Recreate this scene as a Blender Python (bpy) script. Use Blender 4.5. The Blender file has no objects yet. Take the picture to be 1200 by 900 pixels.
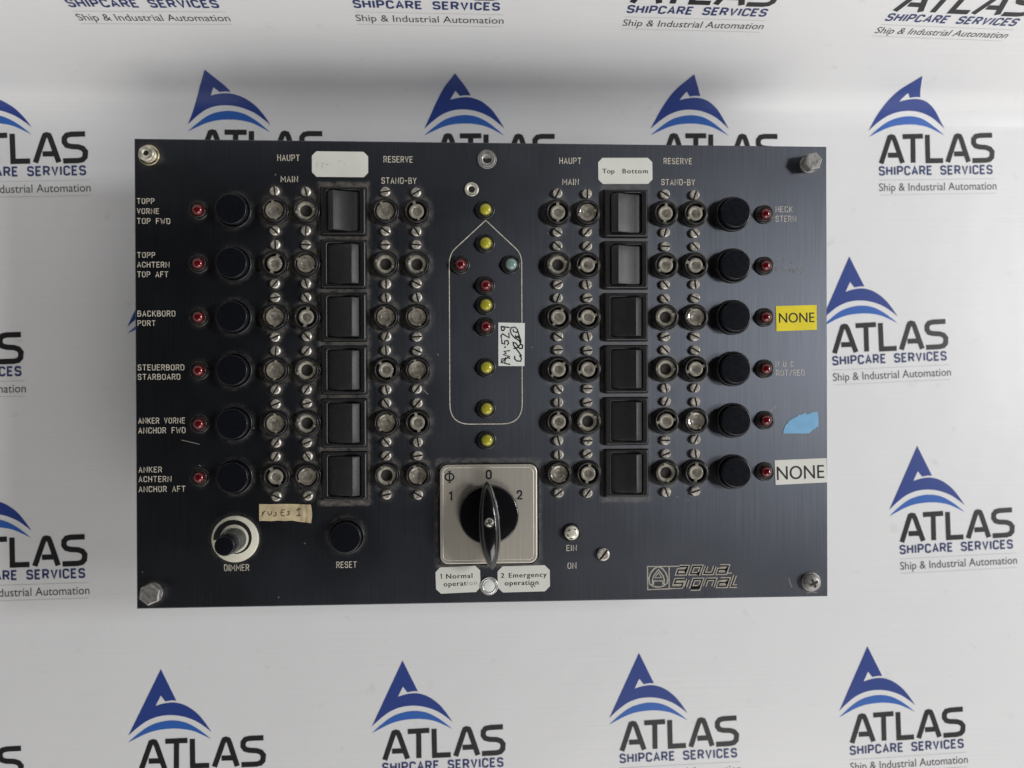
import bpy, bmesh, math, random
from mathutils import Vector, Matrix
random.seed(7)
MM = 0.001
scene = bpy.context.scene
COL = scene.collection

# ------------------------------------------------------------------ camera
cam = bpy.data.cameras.new("camera")
cam.sensor_width = 36.0
cam.lens = 27.18
cam.clip_start = 0.01
cam.clip_end = 50
cam.dof.use_dof = True
cam.dof.focus_distance = 0.362
cam.dof.aperture_fstop = 8.0
co = bpy.data.objects.new("camera", cam)
COL.objects.link(co)
rot = Matrix(((0.9987171, 0.00402835, -0.05047698),
              (-0.00386958, 0.99998726, 0.00324257),
              (0.05048940, -0.00304309, 0.99871996)))
co.matrix_world = Matrix.Translation((-0.00760095, -0.00410528, 0.36238692)) @ rot.to_4x4()
scene.camera = co

# ------------------------------------------------------------------ light
world = bpy.data.worlds.new("World")
scene.world = world
world.use_nodes = True
wn = world.node_tree
bg = wn.nodes["Background"]
bg.inputs[1].default_value = 1.0
wtc = wn.nodes.new("ShaderNodeTexCoord")
wsep = wn.nodes.new("ShaderNodeSeparateXYZ")
wn.links.new(wtc.outputs["Generated"], wsep.inputs[0])
wr = wn.nodes.new("ShaderNodeValToRGB")          # light walls of the room, dark ceiling straight above
wr.color_ramp.elements[0].position = 0.40
wr.color_ramp.elements[0].color = (1.0, 0.985, 0.96, 1)
wr.color_ramp.elements[1].position = 0.82
wr.color_ramp.elements[1].color = (0.010, 0.010, 0.010, 1)
e2 = wr.color_ramp.elements.new(0.64)
e2.color = (0.10, 0.098, 0.096, 1)
wn.links.new(wsep.outputs[2], wr.inputs[0])
wn.links.new(wr.outputs[0], bg.inputs[0])
wy = wn.nodes.new("ShaderNodeMapRange")         # the room in front of the sheet is the brighter side
wy.inputs[1].default_value = -0.9
wy.inputs[2].default_value = 0.6
wy.inputs[3].default_value = 1.35
wy.inputs[4].default_value = 0.6
wn.links.new(wsep.outputs[1], wy.inputs[0])
wx = wn.nodes.new("ShaderNodeMapRange")         # and the left end of the room is dim
wx.inputs[1].default_value = -0.75
wx.inputs[2].default_value = 0.15
wx.inputs[3].default_value = 0.45
wx.inputs[4].default_value = 1.0
wn.links.new(wsep.outputs[0], wx.inputs[0])
wm = wn.nodes.new("ShaderNodeMath")
wm.operation = 'MULTIPLY'
wn.links.new(wy.outputs[0], wm.inputs[0])
wn.links.new(wx.outputs[0], wm.inputs[1])
wn.links.new(wm.outputs[0], bg.inputs[1])


def area(name, loc, aim, sx, sy, power, color):
    l = bpy.data.lights.new(name, 'AREA')
    l.shape = 'RECTANGLE'
    l.size, l.size_y = sx, sy
    l.energy = power
    l.color = color
    o = bpy.data.objects.new(name, l)
    COL.objects.link(o)
    o.location = loc
    d = Vector(aim) - Vector(loc)
    o.rotation_euler = d.to_track_quat('-Z', 'Y').to_euler()
    return o


area("window_lamp", (1.50, 0.19, 1.06), (0, 0, -0.03), 0.25, 0.20, 11.0, (0.98, 0.99, 1.0))
area("right_fill", (1.45, -0.16, 0.88), (0, 0, -0.03), 0.25, 0.20, 5.0, (0.985, 0.99, 1.0))  # added fill from the right, brightens the sheet's bend; no known source
area("front_fill", (0.45, -1.15, 1.00), (0, 0, 0), 0.9, 0.6, 7.5, (1.0, 0.98, 0.955))  # added fill from the front to lift the upright sheet, not a known lamp

scene.view_settings.view_transform = 'Standard'
scene.view_settings.look = 'None'
scene.view_settings.exposure = 0.0
scene.view_settings.gamma = 1.0


# ------------------------------------------------------------------ materials
def mat(name, color, rough=0.5, metal=0.0, spec=0.5, coat=0.0, var=0.0, vscale=400, bump=0.0, bscale=900,
        rvar=0.0, trans=0.0):
    m = bpy.data.materials.new(name)
    m.use_nodes = True
    nt = m.node_tree
    b = nt.nodes["Principled BSDF"]
    b.inputs["Base Color"].default_value = (*color, 1)
    b.inputs["Roughness"].default_value = rough
    b.inputs["Metallic"].default_value = metal
    b.inputs["Specular IOR Level"].default_value = spec
    b.inputs["Coat Weight"].default_value = coat
    b.inputs["Transmission Weight"].default_value = trans
    if var or bump or rvar:
        tc = nt.nodes.new("ShaderNodeTexCoord")
        oi = nt.nodes.new("ShaderNodeObjectInfo")
        add = nt.nodes.new("ShaderNodeVectorMath")
        add.operation = 'ADD'
        nt.links.new(tc.outputs["Object"], add.inputs[0])
        nt.links.new(oi.outputs["Random"], add.inputs[1])
        no = nt.nodes.new("ShaderNodeTexNoise")
        no.inputs["Scale"].default_value = vscale
        no.inputs["Detail"].default_value = 5
        nt.links.new(add.outputs[0], no.inputs["Vector"])
        if var:
            mx = nt.nodes.new("ShaderNodeMix")
            mx.data_type = 'RGBA'
            mx.inputs["A"].default_value = (*[c * (1 - var) for c in color], 1)
            mx.inputs["B"].default_value = (*[min(1, c * (1 + var)) for c in color], 1)
            mr = nt.nodes.new("ShaderNodeMapRange")
            mr.inputs[1].default_value = 0.3
            mr.inputs[2].default_value = 0.7
            nt.links.new(no.outputs[0], mr.inputs[0])
            nt.links.new(mr.outputs[0], mx.inputs["Factor"])
            nt.links.new(mx.outputs["Result"], b.inputs["Base Color"])
        if rvar:
            mr2 = nt.nodes.new("ShaderNodeMapRange")
            mr2.inputs[1].default_value = 0.3
            mr2.inputs[2].default_value = 0.7
            mr2.inputs[3].default_value = rough - rvar
            mr2.inputs[4].default_value = rough + rvar
            nt.links.new(no.outputs[0], mr2.inputs[0])
            nt.links.new(mr2.outputs[0], b.inputs["Roughness"])
        if bump:
            n2 = nt.nodes.new("ShaderNodeTexNoise")
            n2.inputs["Scale"].default_value = bscale
            n2.inputs["Detail"].default_value = 3
            nt.links.new(add.outputs[0], n2.inputs["Vector"])
            bp = nt.nodes.new("ShaderNodeBump")
            bp.inputs["Strength"].default_value = bump
            bp.inputs["Distance"].default_value = 0.0003
            nt.links.new(n2.outputs[0], bp.inputs["Height"])
            nt.links.new(bp.outputs[0], b.inputs["Normal"])
    return m


def dusty_plate(name):
    """black anodised aluminium brushed along Y: a stretched gloss, with matt beige dirt where the "dust" attribute says"""
    m = brushed(name, (0.122, 0.131, 0.153), 0.48, 1.0, (2600, 22, 22), 0.06, 0.17, dust=True)
    nt = m.node_tree
    L = nt.links.new
    b = nt.nodes["Principled BSDF"]
    out = nt.nodes["Material Output"]
    col = b.inputs["Base Color"].links[0].from_socket
    rgh = b.inputs["Roughness"].links[0].from_socket
    met = b.inputs["Metallic"].links[0].from_socket
    nrm = b.inputs["Normal"].links[0].from_socket
    g = nt.nodes.new("ShaderNodeBsdfAnisotropic")
    g.distribution = 'BECKMANN'
    g.inputs["Anisotropy"].default_value = -0.30
    tn = nt.nodes.new("ShaderNodeTangent")
    tn.direction_type = 'UV_MAP'
    tn.uv_map = "UVMap"
    L(tn.outputs[0], g.inputs["Tangent"])
    L(col, g.inputs["Color"]); L(rgh, g.inputs["Roughness"]); L(nrm, g.inputs["Normal"])
    d = nt.nodes.new("ShaderNodeBsdfDiffuse")
    d.inputs["Color"].default_value = (0.18, 0.155, 0.115, 1)
    mx = nt.nodes.new("ShaderNodeMixShader")
    L(met, mx.inputs[0]); L(d.outputs[0], mx.inputs[1]); L(g.outputs[0], mx.inputs[2])
    L(mx.outputs[0], out.inputs["Surface"])
    nt.nodes.remove(b)
    return m


def brushed(name, color, rough, metal, axis_scale, strength, var, dust=False):
    """metal brushed along Y; dust (a vertex attribute) lies on top as matt beige dirt"""
    m = bpy.data.materials.new(name)
    m.use_nodes = True
    nt = m.node_tree
    L = nt.links.new
    b = nt.nodes["Principled BSDF"]
    b.inputs["Metallic"].default_value = metal
    tc = nt.nodes.new("ShaderNodeTexCoord")
    mp = nt.nodes.new("ShaderNodeMapping")
    mp.inputs["Scale"].default_value = axis_scale
    L(tc.outputs["Object"], mp.inputs[0])
    no = nt.nodes.new("ShaderNodeTexNoise")
    no.inputs["Scale"].default_value = 1.0
    no.inputs["Detail"].default_value = 6
    no.inputs["Roughness"].default_value = 0.65
    L(mp.outputs[0], no.inputs["Vector"])
    mr = nt.nodes.new("ShaderNodeMapRange")
    mr.inputs[1].default_value = 0.3
    mr.inputs[2].default_value = 0.7
    L(no.outputs[0], mr.inputs[0])
    mx = nt.nodes.new("ShaderNodeMix")
    mx.data_type = 'RGBA'
    mx.inputs["A"].default_value = (*[c * (1 - var) for c in color], 1)
    mx.inputs["B"].default_value = (*[c * (1 + var) for c in color], 1)
    L(mr.outputs[0], mx.inputs["Factor"])
    big = nt.nodes.new("ShaderNodeTexNoise")
    big.inputs["Scale"].default_value = 28
    big.inputs["Detail"].default_value = 5
    L(tc.outputs["Object"], big.inputs["Vector"])
    rr = nt.nodes.new("ShaderNodeMapRange")
    rr.inputs[1].default_value = 0.3
    rr.inputs[2].default_value = 0.7
    rr.inputs[3].default_value = rough - 0.014
    rr.inputs[4].default_value = rough + 0.014
    L(big.outputs[0], rr.inputs[0])
    bp = nt.nodes.new("ShaderNodeBump")
    bp.inputs["Strength"].default_value = strength
    bp.inputs["Distance"].default_value = 0.0001
    L(no.outputs[0], bp.inputs["Height"])
    L(bp.outputs[0], b.inputs["Normal"])
    if dust:
        at = nt.nodes.new("ShaderNodeAttribute")
        at.attribute_name = "dust"
        n3 = nt.nodes.new("ShaderNodeTexNoise")
        n3.inputs["Scale"].default_value = 330
        n3.inputs["Detail"].default_value = 7
        n3.inputs["Roughness"].default_value = 0.7
        L(tc.outputs["Object"], n3.inputs["Vector"])
        m3 = nt.nodes.new("ShaderNodeMapRange")
        m3.inputs[1].default_value = 0.35
        m3.inputs[2].default_value = 0.72
        m3.inputs[3].default_value = 0.0
        m3.inputs[4].default_value = 1.3
        L(n3.outputs[0], m3.inputs[0])
        mu = nt.nodes.new("ShaderNodeMath")
        mu.operation = 'MULTIPLY'
        mu.use_clamp = True
        L(at.outputs["Fac"], mu.inputs[0])
        L(m3.outputs[0], mu.inputs[1])
        # scattered bright specks
        vo = nt.nodes.new("ShaderNodeTexVoronoi")
        vo.inputs["Scale"].default_value = 95
        L(tc.outputs["Object"], vo.inputs["Vector"])
        th = nt.nodes.new("ShaderNodeMapRange")
        th.inputs[1].default_value = 0.045
        th.inputs[2].default_value = 0.02
        th.inputs[3].default_value = 0.0
        th.inputs[4].default_value = 0.7
        L(vo.outputs["Distance"], th.inputs[0])
        sx = nt.nodes.new("ShaderNodeSeparateColor")
        L(vo.outputs["Color"], sx.inputs[0])
        gt = nt.nodes.new("ShaderNodeMath")
        gt.operation = 'GREATER_THAN'
        gt.inputs[1].default_value = 0.62
        L(sx.outputs[0], gt.inputs[0])
        sp = nt.nodes.new("ShaderNodeMath")
        sp.operation = 'MULTIPLY'
        L(th.outputs[0], sp.inputs[0])
        L(gt.outputs[0], sp.inputs[1])
        mxm = nt.nodes.new("ShaderNodeMath")
        mxm.operation = 'MAXIMUM'
        L(mu.outputs[0], mxm.inputs[0])
        L(sp.outputs[0], mxm.inputs[1])
        m4 = nt.nodes.new("ShaderNodeMix")
        m4.data_type = 'RGBA'
        m4.inputs["B"].default_value = (0.20, 0.175, 0.13, 1)
        L(mxm.outputs[0], m4.inputs["Factor"])
        L(mx.outputs["Result"], m4.inputs["A"])
        L(m4.outputs["Result"], b.inputs["Base Color"])
        inv = nt.nodes.new("ShaderNodeMath")
        inv.operation = 'MULTIPLY_ADD'
        inv.inputs[1].default_value = -metal
        inv.inputs[2].default_value = metal
        L(mxm.outputs[0], inv.inputs[0])
        L(inv.outputs[0], b.inputs["Metallic"])
        r4 = nt.nodes.new("ShaderNodeMix")
        r4.inputs["B"].default_value = 0.8
        L(mxm.outputs[0], r4.inputs["Factor"])
        L(rr.outputs[0], r4.inputs["A"])
        L(r4.outputs["Result"], b.inputs["Roughness"])
    else:
        L(mx.outputs["Result"], b.inputs["Base Color"])
        L(rr.outputs[0], b.inputs["Roughness"])
    return m


def sheet_material():
    m = bpy.data.materials.new("white_vinyl")
    m.use_nodes = True
    nt = m.node_tree
    L = nt.links.new
    b = nt.nodes["Principled BSDF"]
    b.inputs["Roughness"].default_value = 0.36
    b.inputs["Specular IOR Level"].default_value = 0.45
    tc = nt.nodes.new("ShaderNodeTexCoord")
    # faint printing bands across the sheet
    mp = nt.nodes.new("ShaderNodeMapping")
    mp.inputs["Scale"].default_value = (6, 900, 900)
    L(tc.outputs["UV"], mp.inputs[0])
    no = nt.nodes.new("ShaderNodeTexNoise")
    no.inputs["Scale"].default_value = 1.0
    no.inputs["Detail"].default_value = 3
    L(mp.outputs[0], no.inputs["Vector"])
    big = nt.nodes.new("ShaderNodeTexNoise")
    big.inputs["Scale"].default_value = 13
    big.inputs["Detail"].default_value = 3
    L(tc.outputs["UV"], big.inputs["Vector"])
    sm = nt.nodes.new("ShaderNodeTexNoise")
    sm.inputs["Scale"].default_value = 85
    sm.inputs["Detail"].default_value = 5
    L(tc.outputs["UV"], sm.inputs["Vector"])
    # faint smudges
    sr = nt.nodes.new("ShaderNodeMapRange")
    sr.inputs[1].default_value = 0.66
    sr.inputs[2].default_value = 0.80
    sr.inputs[3].default_value = 0.0
    sr.inputs[4].default_value = 0.28
    L(sm.outputs[0], sr.inputs[0])
    mx = nt.nodes.new("ShaderNodeMix")
    mx.data_type = 'RGBA'
    mx.inputs["A"].default_value = (0.77, 0.765, 0.77, 1)
    mx.inputs["B"].default_value = (0.81, 0.81, 0.815, 1)
    L(no.outputs[0], mx.inputs["Factor"])
    m2 = nt.nodes.new("ShaderNodeMix")
    m2.data_type = 'RGBA'
    m2.inputs["B"].default_value = (0.42, 0.39, 0.36, 1)
    L(sr.outputs[0], m2.inputs["Factor"])
    L(mx.outputs["Result"], m2.inputs["A"])
    L(m2.outputs["Result"], b.inputs["Base Color"])
    ma = nt.nodes.new("ShaderNodeMath")
    ma.operation = 'MULTIPLY_ADD'
    ma.inputs[1].default_value = 14.0
    L(big.outputs[0], ma.inputs[0])
    L(no.outputs[0], ma.inputs[2])
    bp = nt.nodes.new("ShaderNodeBump")
    bp.inputs["Strength"].default_value = 0.16
    bp.inputs["Distance"].default_value = 0.0004
    L(ma.outputs[0], bp.inputs["Height"])
    L(bp.outputs[0], b.inputs["Normal"])
    return m


M = {}
M['sheet'] = sheet_material()
M['plate'] = dusty_plate("black_anodised_plate")
M['steel'] = brushed("brushed_steel", (0.56, 0.52, 0.45), 0.46, 0.66, (3600, 30, 30), 0.18, 0.12)
M['housing'] = mat("housing_paint", (0.30, 0.31, 0.32), 0.5, bump=0.1)
M['black'] = mat("black_plastic", (0.010, 0.010, 0.012), 0.30, var=0.4, rvar=0.06, bump=0.05)
M['gloss'] = mat("gloss_black", (0.006, 0.006, 0.007), 0.16, coat=0.3, rvar=0.05, vscale=200)
M['cap'] = mat("button_cap_plastic", (0.006, 0.0066, 0.0095), 0.28, rvar=0.03, bump=0.03, bscale=1500, spec=0.4)
M['rocker'] = mat("rocker_plastic", (0.015, 0.015, 0.016), 0.44, bump=0.30, bscale=2600, var=0.2, spec=0.55)
M['bezel'] = mat("switch_frame_plastic", (0.011, 0.011, 0.012), 0.40, bump=0.15, bscale=1500, var=0.25)
M['sleeve'] = mat("dusty_black_sleeve", (0.020, 0.019, 0.018), 0.30, var=0.7, vscale=500, bump=0.2)
M['fuse'] = mat("fuse_cap_plastic", (0.30, 0.275, 0.225), 0.38, var=0.35, vscale=420, bump=0.3, bscale=700, coat=0.2)
M['fusein'] = mat("fuse_dimple", (0.17, 0.155, 0.13), 0.30, var=0.5, vscale=520, bump=0.3, bscale=700)
M['glassfuse'] = mat("clear_fuse_window", (0.215, 0.19, 0.15), 0.16, coat=1.0, var=0.5, vscale=380, bump=0.25, bscale=600)
M['hole'] = mat("dark_recess", (0.010, 0.008, 0.006), 0.7)  # near-black stands in for the shade in shallow-built bores; also dark spots
M['nickel'] = mat("nickel_screw", (0.56, 0.52, 0.46), 0.42, 0.62, var=0.3, vscale=900, rvar=0.12, bump=0.25)
M['slot'] = mat("slot_dark", (0.025, 0.018, 0.012), 0.7)  # dark brown fill for screw slots, crosses and the bolt socket
M['zinc'] = mat("yellow_zinc", (0.62, 0.55, 0.36), 0.32, 1.0, var=0.35, vscale=500, rvar=0.12, bump=0.2)
M['bolt'] = mat("dull_steel_bolt", (0.30, 0.29, 0.275), 0.45, 0.55, var=0.3, vscale=700, rvar=0.10, bump=0.4)
M['cream_metal'] = mat("tarnished_zinc", (0.62, 0.59, 0.50), 0.40, 0.55, var=0.45, vscale=420, rvar=0.12, bump=0.4, bscale=500)
M['chrome'] = mat("bright_ferrule", (0.72, 0.71, 0.68), 0.28, 0.7, rvar=0.08, vscale=600)
M['red'] = mat("red_lens", (0.105, 0.003, 0.005), 0.12, coat=0.5, var=0.25, vscale=250)
M['yellow'] = mat("yellow_lens", (0.40, 0.365, 0.025), 0.20, coat=0.5, var=0.15, vscale=300)
M['green'] = mat("pale_green_lens", (0.19, 0.29, 0.26), 0.20, coat=0.5, var=0.15, vscale=300)
M['ivory'] = mat("ivory_dial", (0.66, 0.63, 0.52), 0.45, var=0.10, vscale=200)
M['cream'] = mat("worn_cream", (0.74, 0.71, 0.60), 0.25, 0.25, coat=0.4, var=0.3, vscale=350, bump=0.3)
M['shaft'] = mat("worn_grey_shaft", (0.060, 0.062, 0.058), 0.38, var=0.5, vscale=260, bump=0.2)
M['engrave'] = mat("engraved_paint", (0.60, 0.55, 0.46), 0.6, var=0.3, vscale=700)
M['faded'] = mat("faded_engraving", (0.20, 0.195, 0.19), 0.5, var=0.5, vscale=900)
M['label'] = mat("white_label", (0.72, 0.72, 0.66), 0.45, var=0.05, vscale=80, bump=0.05)
M['paper'] = mat("white_paper", (0.76, 0.78, 0.74), 0.6)
M['yellowtape'] = mat("yellow_tape", (0.82, 0.68, 0.025), 0.42, var=0.05, vscale=120)
M['blue_tape'] = mat("blue_tape", (0.20, 0.44, 0.68), 0.5, var=0.10, vscale=250)
M['masking'] = mat("masking_tape", (0.56, 0.46, 0.28), 0.6, var=0.22, vscale=260, bump=0.3, bscale=400)
M['ink'] = mat("black_ink", (0.012, 0.012, 0.014), 0.5)
M['fadedink'] = mat("faded_ink", (0.42, 0.42, 0.40), 0.5, var=0.3, vscale=900)
M['pencil'] = mat("brown_pencil", (0.10, 0.075, 0.05), 0.6)
M['pblue'] = mat("print_blue", (0.030, 0.060, 0.260), 0.36, spec=0.45)
M['plight'] = mat("print_light_blue", (0.040, 0.135, 0.470), 0.36, spec=0.45)
M['pblack'] = mat("print_charcoal", (0.022, 0.021, 0.022), 0.36, spec=0.45)
M['pnavy'] = mat("print_navy", (0.035, 0.050, 0.155), 0.36, spec=0.45)
M['pgrey'] = mat("print_grey", (0.075, 0.07, 0.07), 0.36, spec=0.45)
M['pline'] = mat("print_rule", (0.52, 0.51, 0.51), 0.36, spec=0.45)


# ------------------------------------------------------------------ mesh builder (millimetres)
class MB:
    def __init__(self):
        self.v, self.f, self.m, self.s = [], [], [], []

    def face(self, idx, mi=0, smooth=False):
        self.f.append(idx); self.m.append(mi); self.s.append(smooth)

    def add(self, verts, faces, mi=0, smooth=False):
        o = len(self.v)
        self.v += [tuple(p) for p in verts]
        for f in faces:
            self.face([o + i for i in f], mi, smooth)
        return o

    def lathe(self, prof, n=40, cx=0, cy=0, mi=0, smooth=True, close=True):
        """prof: list of (r, z) from the outside bottom inwards; the last point may have r 0"""
        o = len(self.v)
        rings = []
        for r, z in prof:
            if r < 1e-6:
                rings.append([len(self.v)]); self.v.append((cx, cy, z))
            else:
                st = len(self.v)
                for i in range(n):
                    a = 2 * math.pi * i / n
                    self.v.append((cx + r * math.cos(a), cy + r * math.sin(a), z))
                rings.append(list(range(st, st + n)))
        for a, b in zip(rings, rings[1:]):
            for i in range(n):
                j = (i + 1) % n
                if len(a) == 1 and len(b) == 1:
                    continue
                if len(b) == 1:
                    self.face([a[i], a[j], b[0]], mi, smooth)
                elif len(a) == 1:
                    self.face([a[0], b[j], b[i]], mi, smooth)
                else:
                    self.face([a[i], a[j], b[j], b[i]], mi, smooth)

    def loft(self, loops, mi=0, cap_top=True, cap_bottom=False, smooth=False):
        """loops: equal-length rings of 3D points from bottom to top (counter-clockwise)"""
        ids = []
        for lp in loops:
            st = len(self.v)
            self.v += [tuple(p) for p in lp]
            ids.append(list(range(st, st + len(lp))))
        n = len(loops[0])
        for a, b in zip(ids, ids[1:]):
            for i in range(n):
                j = (i + 1) % n
                self.face([a[i], a[j], b[j], b[i]], mi, smooth)
        if cap_top:
            self.face(ids[-1], mi, False)
        if cap_bottom:
            self.face(ids[0][::-1], mi, False)

    def prism(self, poly, z0, z1, mi=0, bevel=0.0):
        if bevel:
            cx = sum(p[0] for p in poly) / len(poly)
            cy = sum(p[1] for p in poly) / len(poly)
            R = max(math.hypot(p[0] - cx, p[1] - cy) for p in poly)
            k = 1 - bevel / R
            ins = [(cx + (p[0] - cx) * k, cy + (p[1] - cy) * k, z1) for p in poly]
            self.loft([[(x, y, z0) for x, y in poly], [(x, y, z1 - bevel) for x, y in poly], ins], mi)
        else:
            self.loft([[(x, y, z0) for x, y in poly], [(x, y, z1) for x, y in poly]], mi)

    def strip(self, pts, w, z, closed=False, mi=0, cap=True):
        """flat stroke of width w along a polyline, mitred joins, rounded ends"""
        P = [Vector((p[0], p[1])) for p in pts]
        Q = [P[0]]
        for p in P[1:]:
            if (p - Q[-1]).length > 1e-4:
                Q.append(p)
        if closed and (Q[0] - Q[-1]).length < 1e-4:
            Q.pop()
        P = Q
        n = len(P)
        if n < 2:
            return
        h = w / 2
        lt, rt = [], []
        for i in range(n):
            a = P[i - 1] if (i > 0 or closed) else None
            b = P[(i + 1) % n] if (i < n - 1 or closed) else None
            d0 = (P[i] - a).normalized() if a is not None else None
            d1 = (b - P[i]).normalized() if b is not None else None
            if d0 is None: d0 = d1
            if d1 is None: d1 = d0
            n0 = Vector((-d0.y, d0.x)); n1 = Vector((-d1.y, d1.x))
            mnm = n0 + n1
            if mnm.length < 1e-3:
                mnm = n0.copy()
            mnm.normalize()
            k = min(1.6, 1 / max(0.3, mnm.dot(n0)))
            lt.append(P[i] + mnm * h * k); rt.append(P[i] - mnm * h * k)
        o = len(self.v)
        for a, b in zip(lt, rt):
            self.v.append((a.x, a.y, z)); self.v.append((b.x, b.y, z))
        rng = range(n if closed else n - 1)
        for i in rng:
            j = (i + 1) % n
            self.face([o + 2 * i, o + 2 * i + 1, o + 2 * j + 1, o + 2 * j], mi)
        if cap and not closed:
            for end in (0, n - 1):
                d = (P[1] - P[0]).normalized() * -1 if end == 0 else (P[-1] - P[-2]).normalized()
                base = math.atan2(d.y, d.x)
                st = len(self.v)
                for k in range(7):
                    a = base - math.pi / 2 + math.pi * k / 6
                    self.v.append((P[end].x + h * math.cos(a), P[end].y + h * math.sin(a), z))
                self.face(list(range(st, st + 7)), mi)

    def obj(self, name, mats, parent=None, loc=(0, 0, 0), rz=0.0, label=None):
        me = bpy.data.meshes.new(name)
        me.from_pydata([(x * MM, y * MM, z * MM) for x, y, z in self.v], [], self.f)
        for m in (mats if isinstance(mats, (list, tuple)) else [mats]):
            me.materials.append(M[m])
        me.polygons.foreach_set("material_index", self.m)
        me.polygons.foreach_set("use_smooth", self.s)
        me.update()
        return link(name, me, parent, loc, rz, label)


def link(name, me, parent=None, loc=(0, 0, 0), rz=0.0, label=None):
    o = bpy.data.objects.new(name, me)
    COL.objects.link(o)
    o.location = tuple(c * MM for c in loc)
    o.rotation_euler[2] = rz
    if parent: o.parent = parent
    if label: o['label'] = label
    return o


def copy_part(src, loc, rz=None, kids=True, krz=None):
    """another of a part with copies of its sub-parts"""
    c = src.copy()
    COL.objects.link(c)
    c.location = tuple(q * MM for q in loc)
    if rz is not None: c.rotation_euler[2] = rz
    if kids:
        for ch in list(src.children):
            d = ch.copy()
            COL.objects.link(d)
            d.parent = c
            if krz is not None: d.rotation_euler[2] = krz
    return c


def rrect(w, h, r, n=5, cx=0, cy=0):
    p = []
    for sx, sy, a0 in ((1, 1, 0), (-1, 1, 90), (-1, -1, 180), (1, -1, 270)):
        for k in range(n + 1):
            a = math.radians(a0 + 90 * k / n)
            p.append((cx + sx * (w / 2 - r) + r * math.cos(a), cy + sy * (h / 2 - r) + r * math.sin(a)))
    return p


def z3(poly, z):
    return [(x, y, z) for x, y in poly]


# ------------------------------------------------------------------ stroke lettering
GL = {
    'A': (.60, [[(0, 0), (.30, 1), (.60, 0)], [(.10, .32), (.50, .32)]]),
    'B': (.58, [[(0, .53), (0, 1), (.52, 1, .22), (.52, .53, .22), (0, .53)], [(0, .53), (0, 0), (.58, 0, .24), (.58, .53, .24), (.3, .53)]]),
    'C': (.56, [[(.56, .74), (.56, 1, .26), (0, 1, .26), (0, 0, .26), (.56, 0, .26), (.56, .26)]]),
    'D': (.58, [[(0, 0), (0, 1), (.58, 1, .28), (.58, 0, .28), (0, 0)]]),
    'E': (.50, [[(.50, 1), (0, 1), (0, 0), (.50, 0)], [(0, .52), (.42, .52)]]),
    'F': (.50, [[(.50, 1), (0, 1), (0, 0)], [(0, .52), (.42, .52)]]),
    'G': (.58, [[(.56, .74), (.56, 1, .26), (0, 1, .26), (0, 0, .26), (.56, 0, .26), (.56, .46), (.32, .46)]]),
    'H': (.58, [[(0, 0), (0, 1)], [(.58, 0), (.58, 1)], [(0, .52), (.58, .52)]]),
    'I': (.06, [[(.03, 0), (.03, 1)]]),
    'K': (.58, [[(0, 0), (0, 1)], [(.56, 1), (.04, .42)], [(.2, .6), (.58, 0)]]),
    'L': (.48, [[(0, 1), (0, 0), (.48, 0)]]),
    'M': (.82, [[(0, 0), (0, 1), (.41, .30), (.82, 1), (.82, 0)]]),
    'N': (.64, [[(0, 0), (0, 1), (.64, 0), (.64, 1)]]),
    'O': (.58, [[(.29, 1), (0, 1, .28), (0, 0, .28), (.58, 0, .28), (.58, 1, .28), (.29, 1)]]),
    'P': (.56, [[(0, 0), (0, 1), (.56, 1, .26), (.56, .45, .26), (0, .45)]]),
    'R': (.58, [[(0, 0), (0, 1), (.56, 1, .26), (.56, .48, .26), (0, .48)], [(.3, .48), (.58, 0)]]),
    'S': (.56, [[(.54, .78), (.54, 1, .25), (0, 1, .25), (0, .54, .22), (.56, .48, .22), (.56, 0, .25), (0, 0, .25), (0, .22)]]),
    'T': (.60, [[(0, 1), (.60, 1)], [(.30, 1), (.30, 0)]]),
    'U': (.58, [[(0, 1), (0, 0, .28), (.58, 0, .28), (.58, 1)]]),
    'V': (.58, [[(0, 1), (.29, 0), (.58, 1)]]),
    'W': (.80, [[(0, 1), (.2, 0), (.40, .75), (.60, 0), (.80, 1)]]),
    'Y': (.58, [[(0, 1), (.29, .48), (.58, 1)], [(.29, .48), (.29, 0)]]),
    '-': (.40, [[(0, .48), (.40, .48)]]),
    '/': (.44, [[(0, 0), (.44, 1)]]),
    '0': (.50, [[(.25, 1), (0, 1, .25), (0, 0, .25), (.50, 0, .25), (.50, 1, .25), (.25, 1)]]),
    '1': (.22, [[(0, .80), (.2, 1), (.2, 0)]]),
    '2': (.52, [[(0, .74), (0, 1, .24), (.52, 1, .26), (.52, .52, .2), (0, 0), (.54, 0)]]),
}


def fillet(pts, n=5):
    out = []
    for i, p in enumerate(pts):
        if len(p) == 2 or i in (0, len(pts) - 1):
            out.append((p[0], p[1]))
            continue
        P = Vector(p[:2]); A = Vector(pts[i - 1][:2]); B = Vector(pts[i + 1][:2]); r = p[2]
        da = A - P; db = B - P
        r = min(r, da.length * 0.5 if len(pts[i - 1]) == 3 else da.length, db.length * 0.5 if len(pts[i + 1]) == 3 else db.length)
        s = P + da.normalized() * r
        e = P + db.normalized() * r
        for k in range(n + 1):
            t = k / n
            q = s * (1 - t) ** 2 + P * (2 * t * (1 - t)) * 1.0 + e * t * t
            # pull the quadratic a little towards a circle
            out.append((q.x, q.y))
    return out


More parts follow.
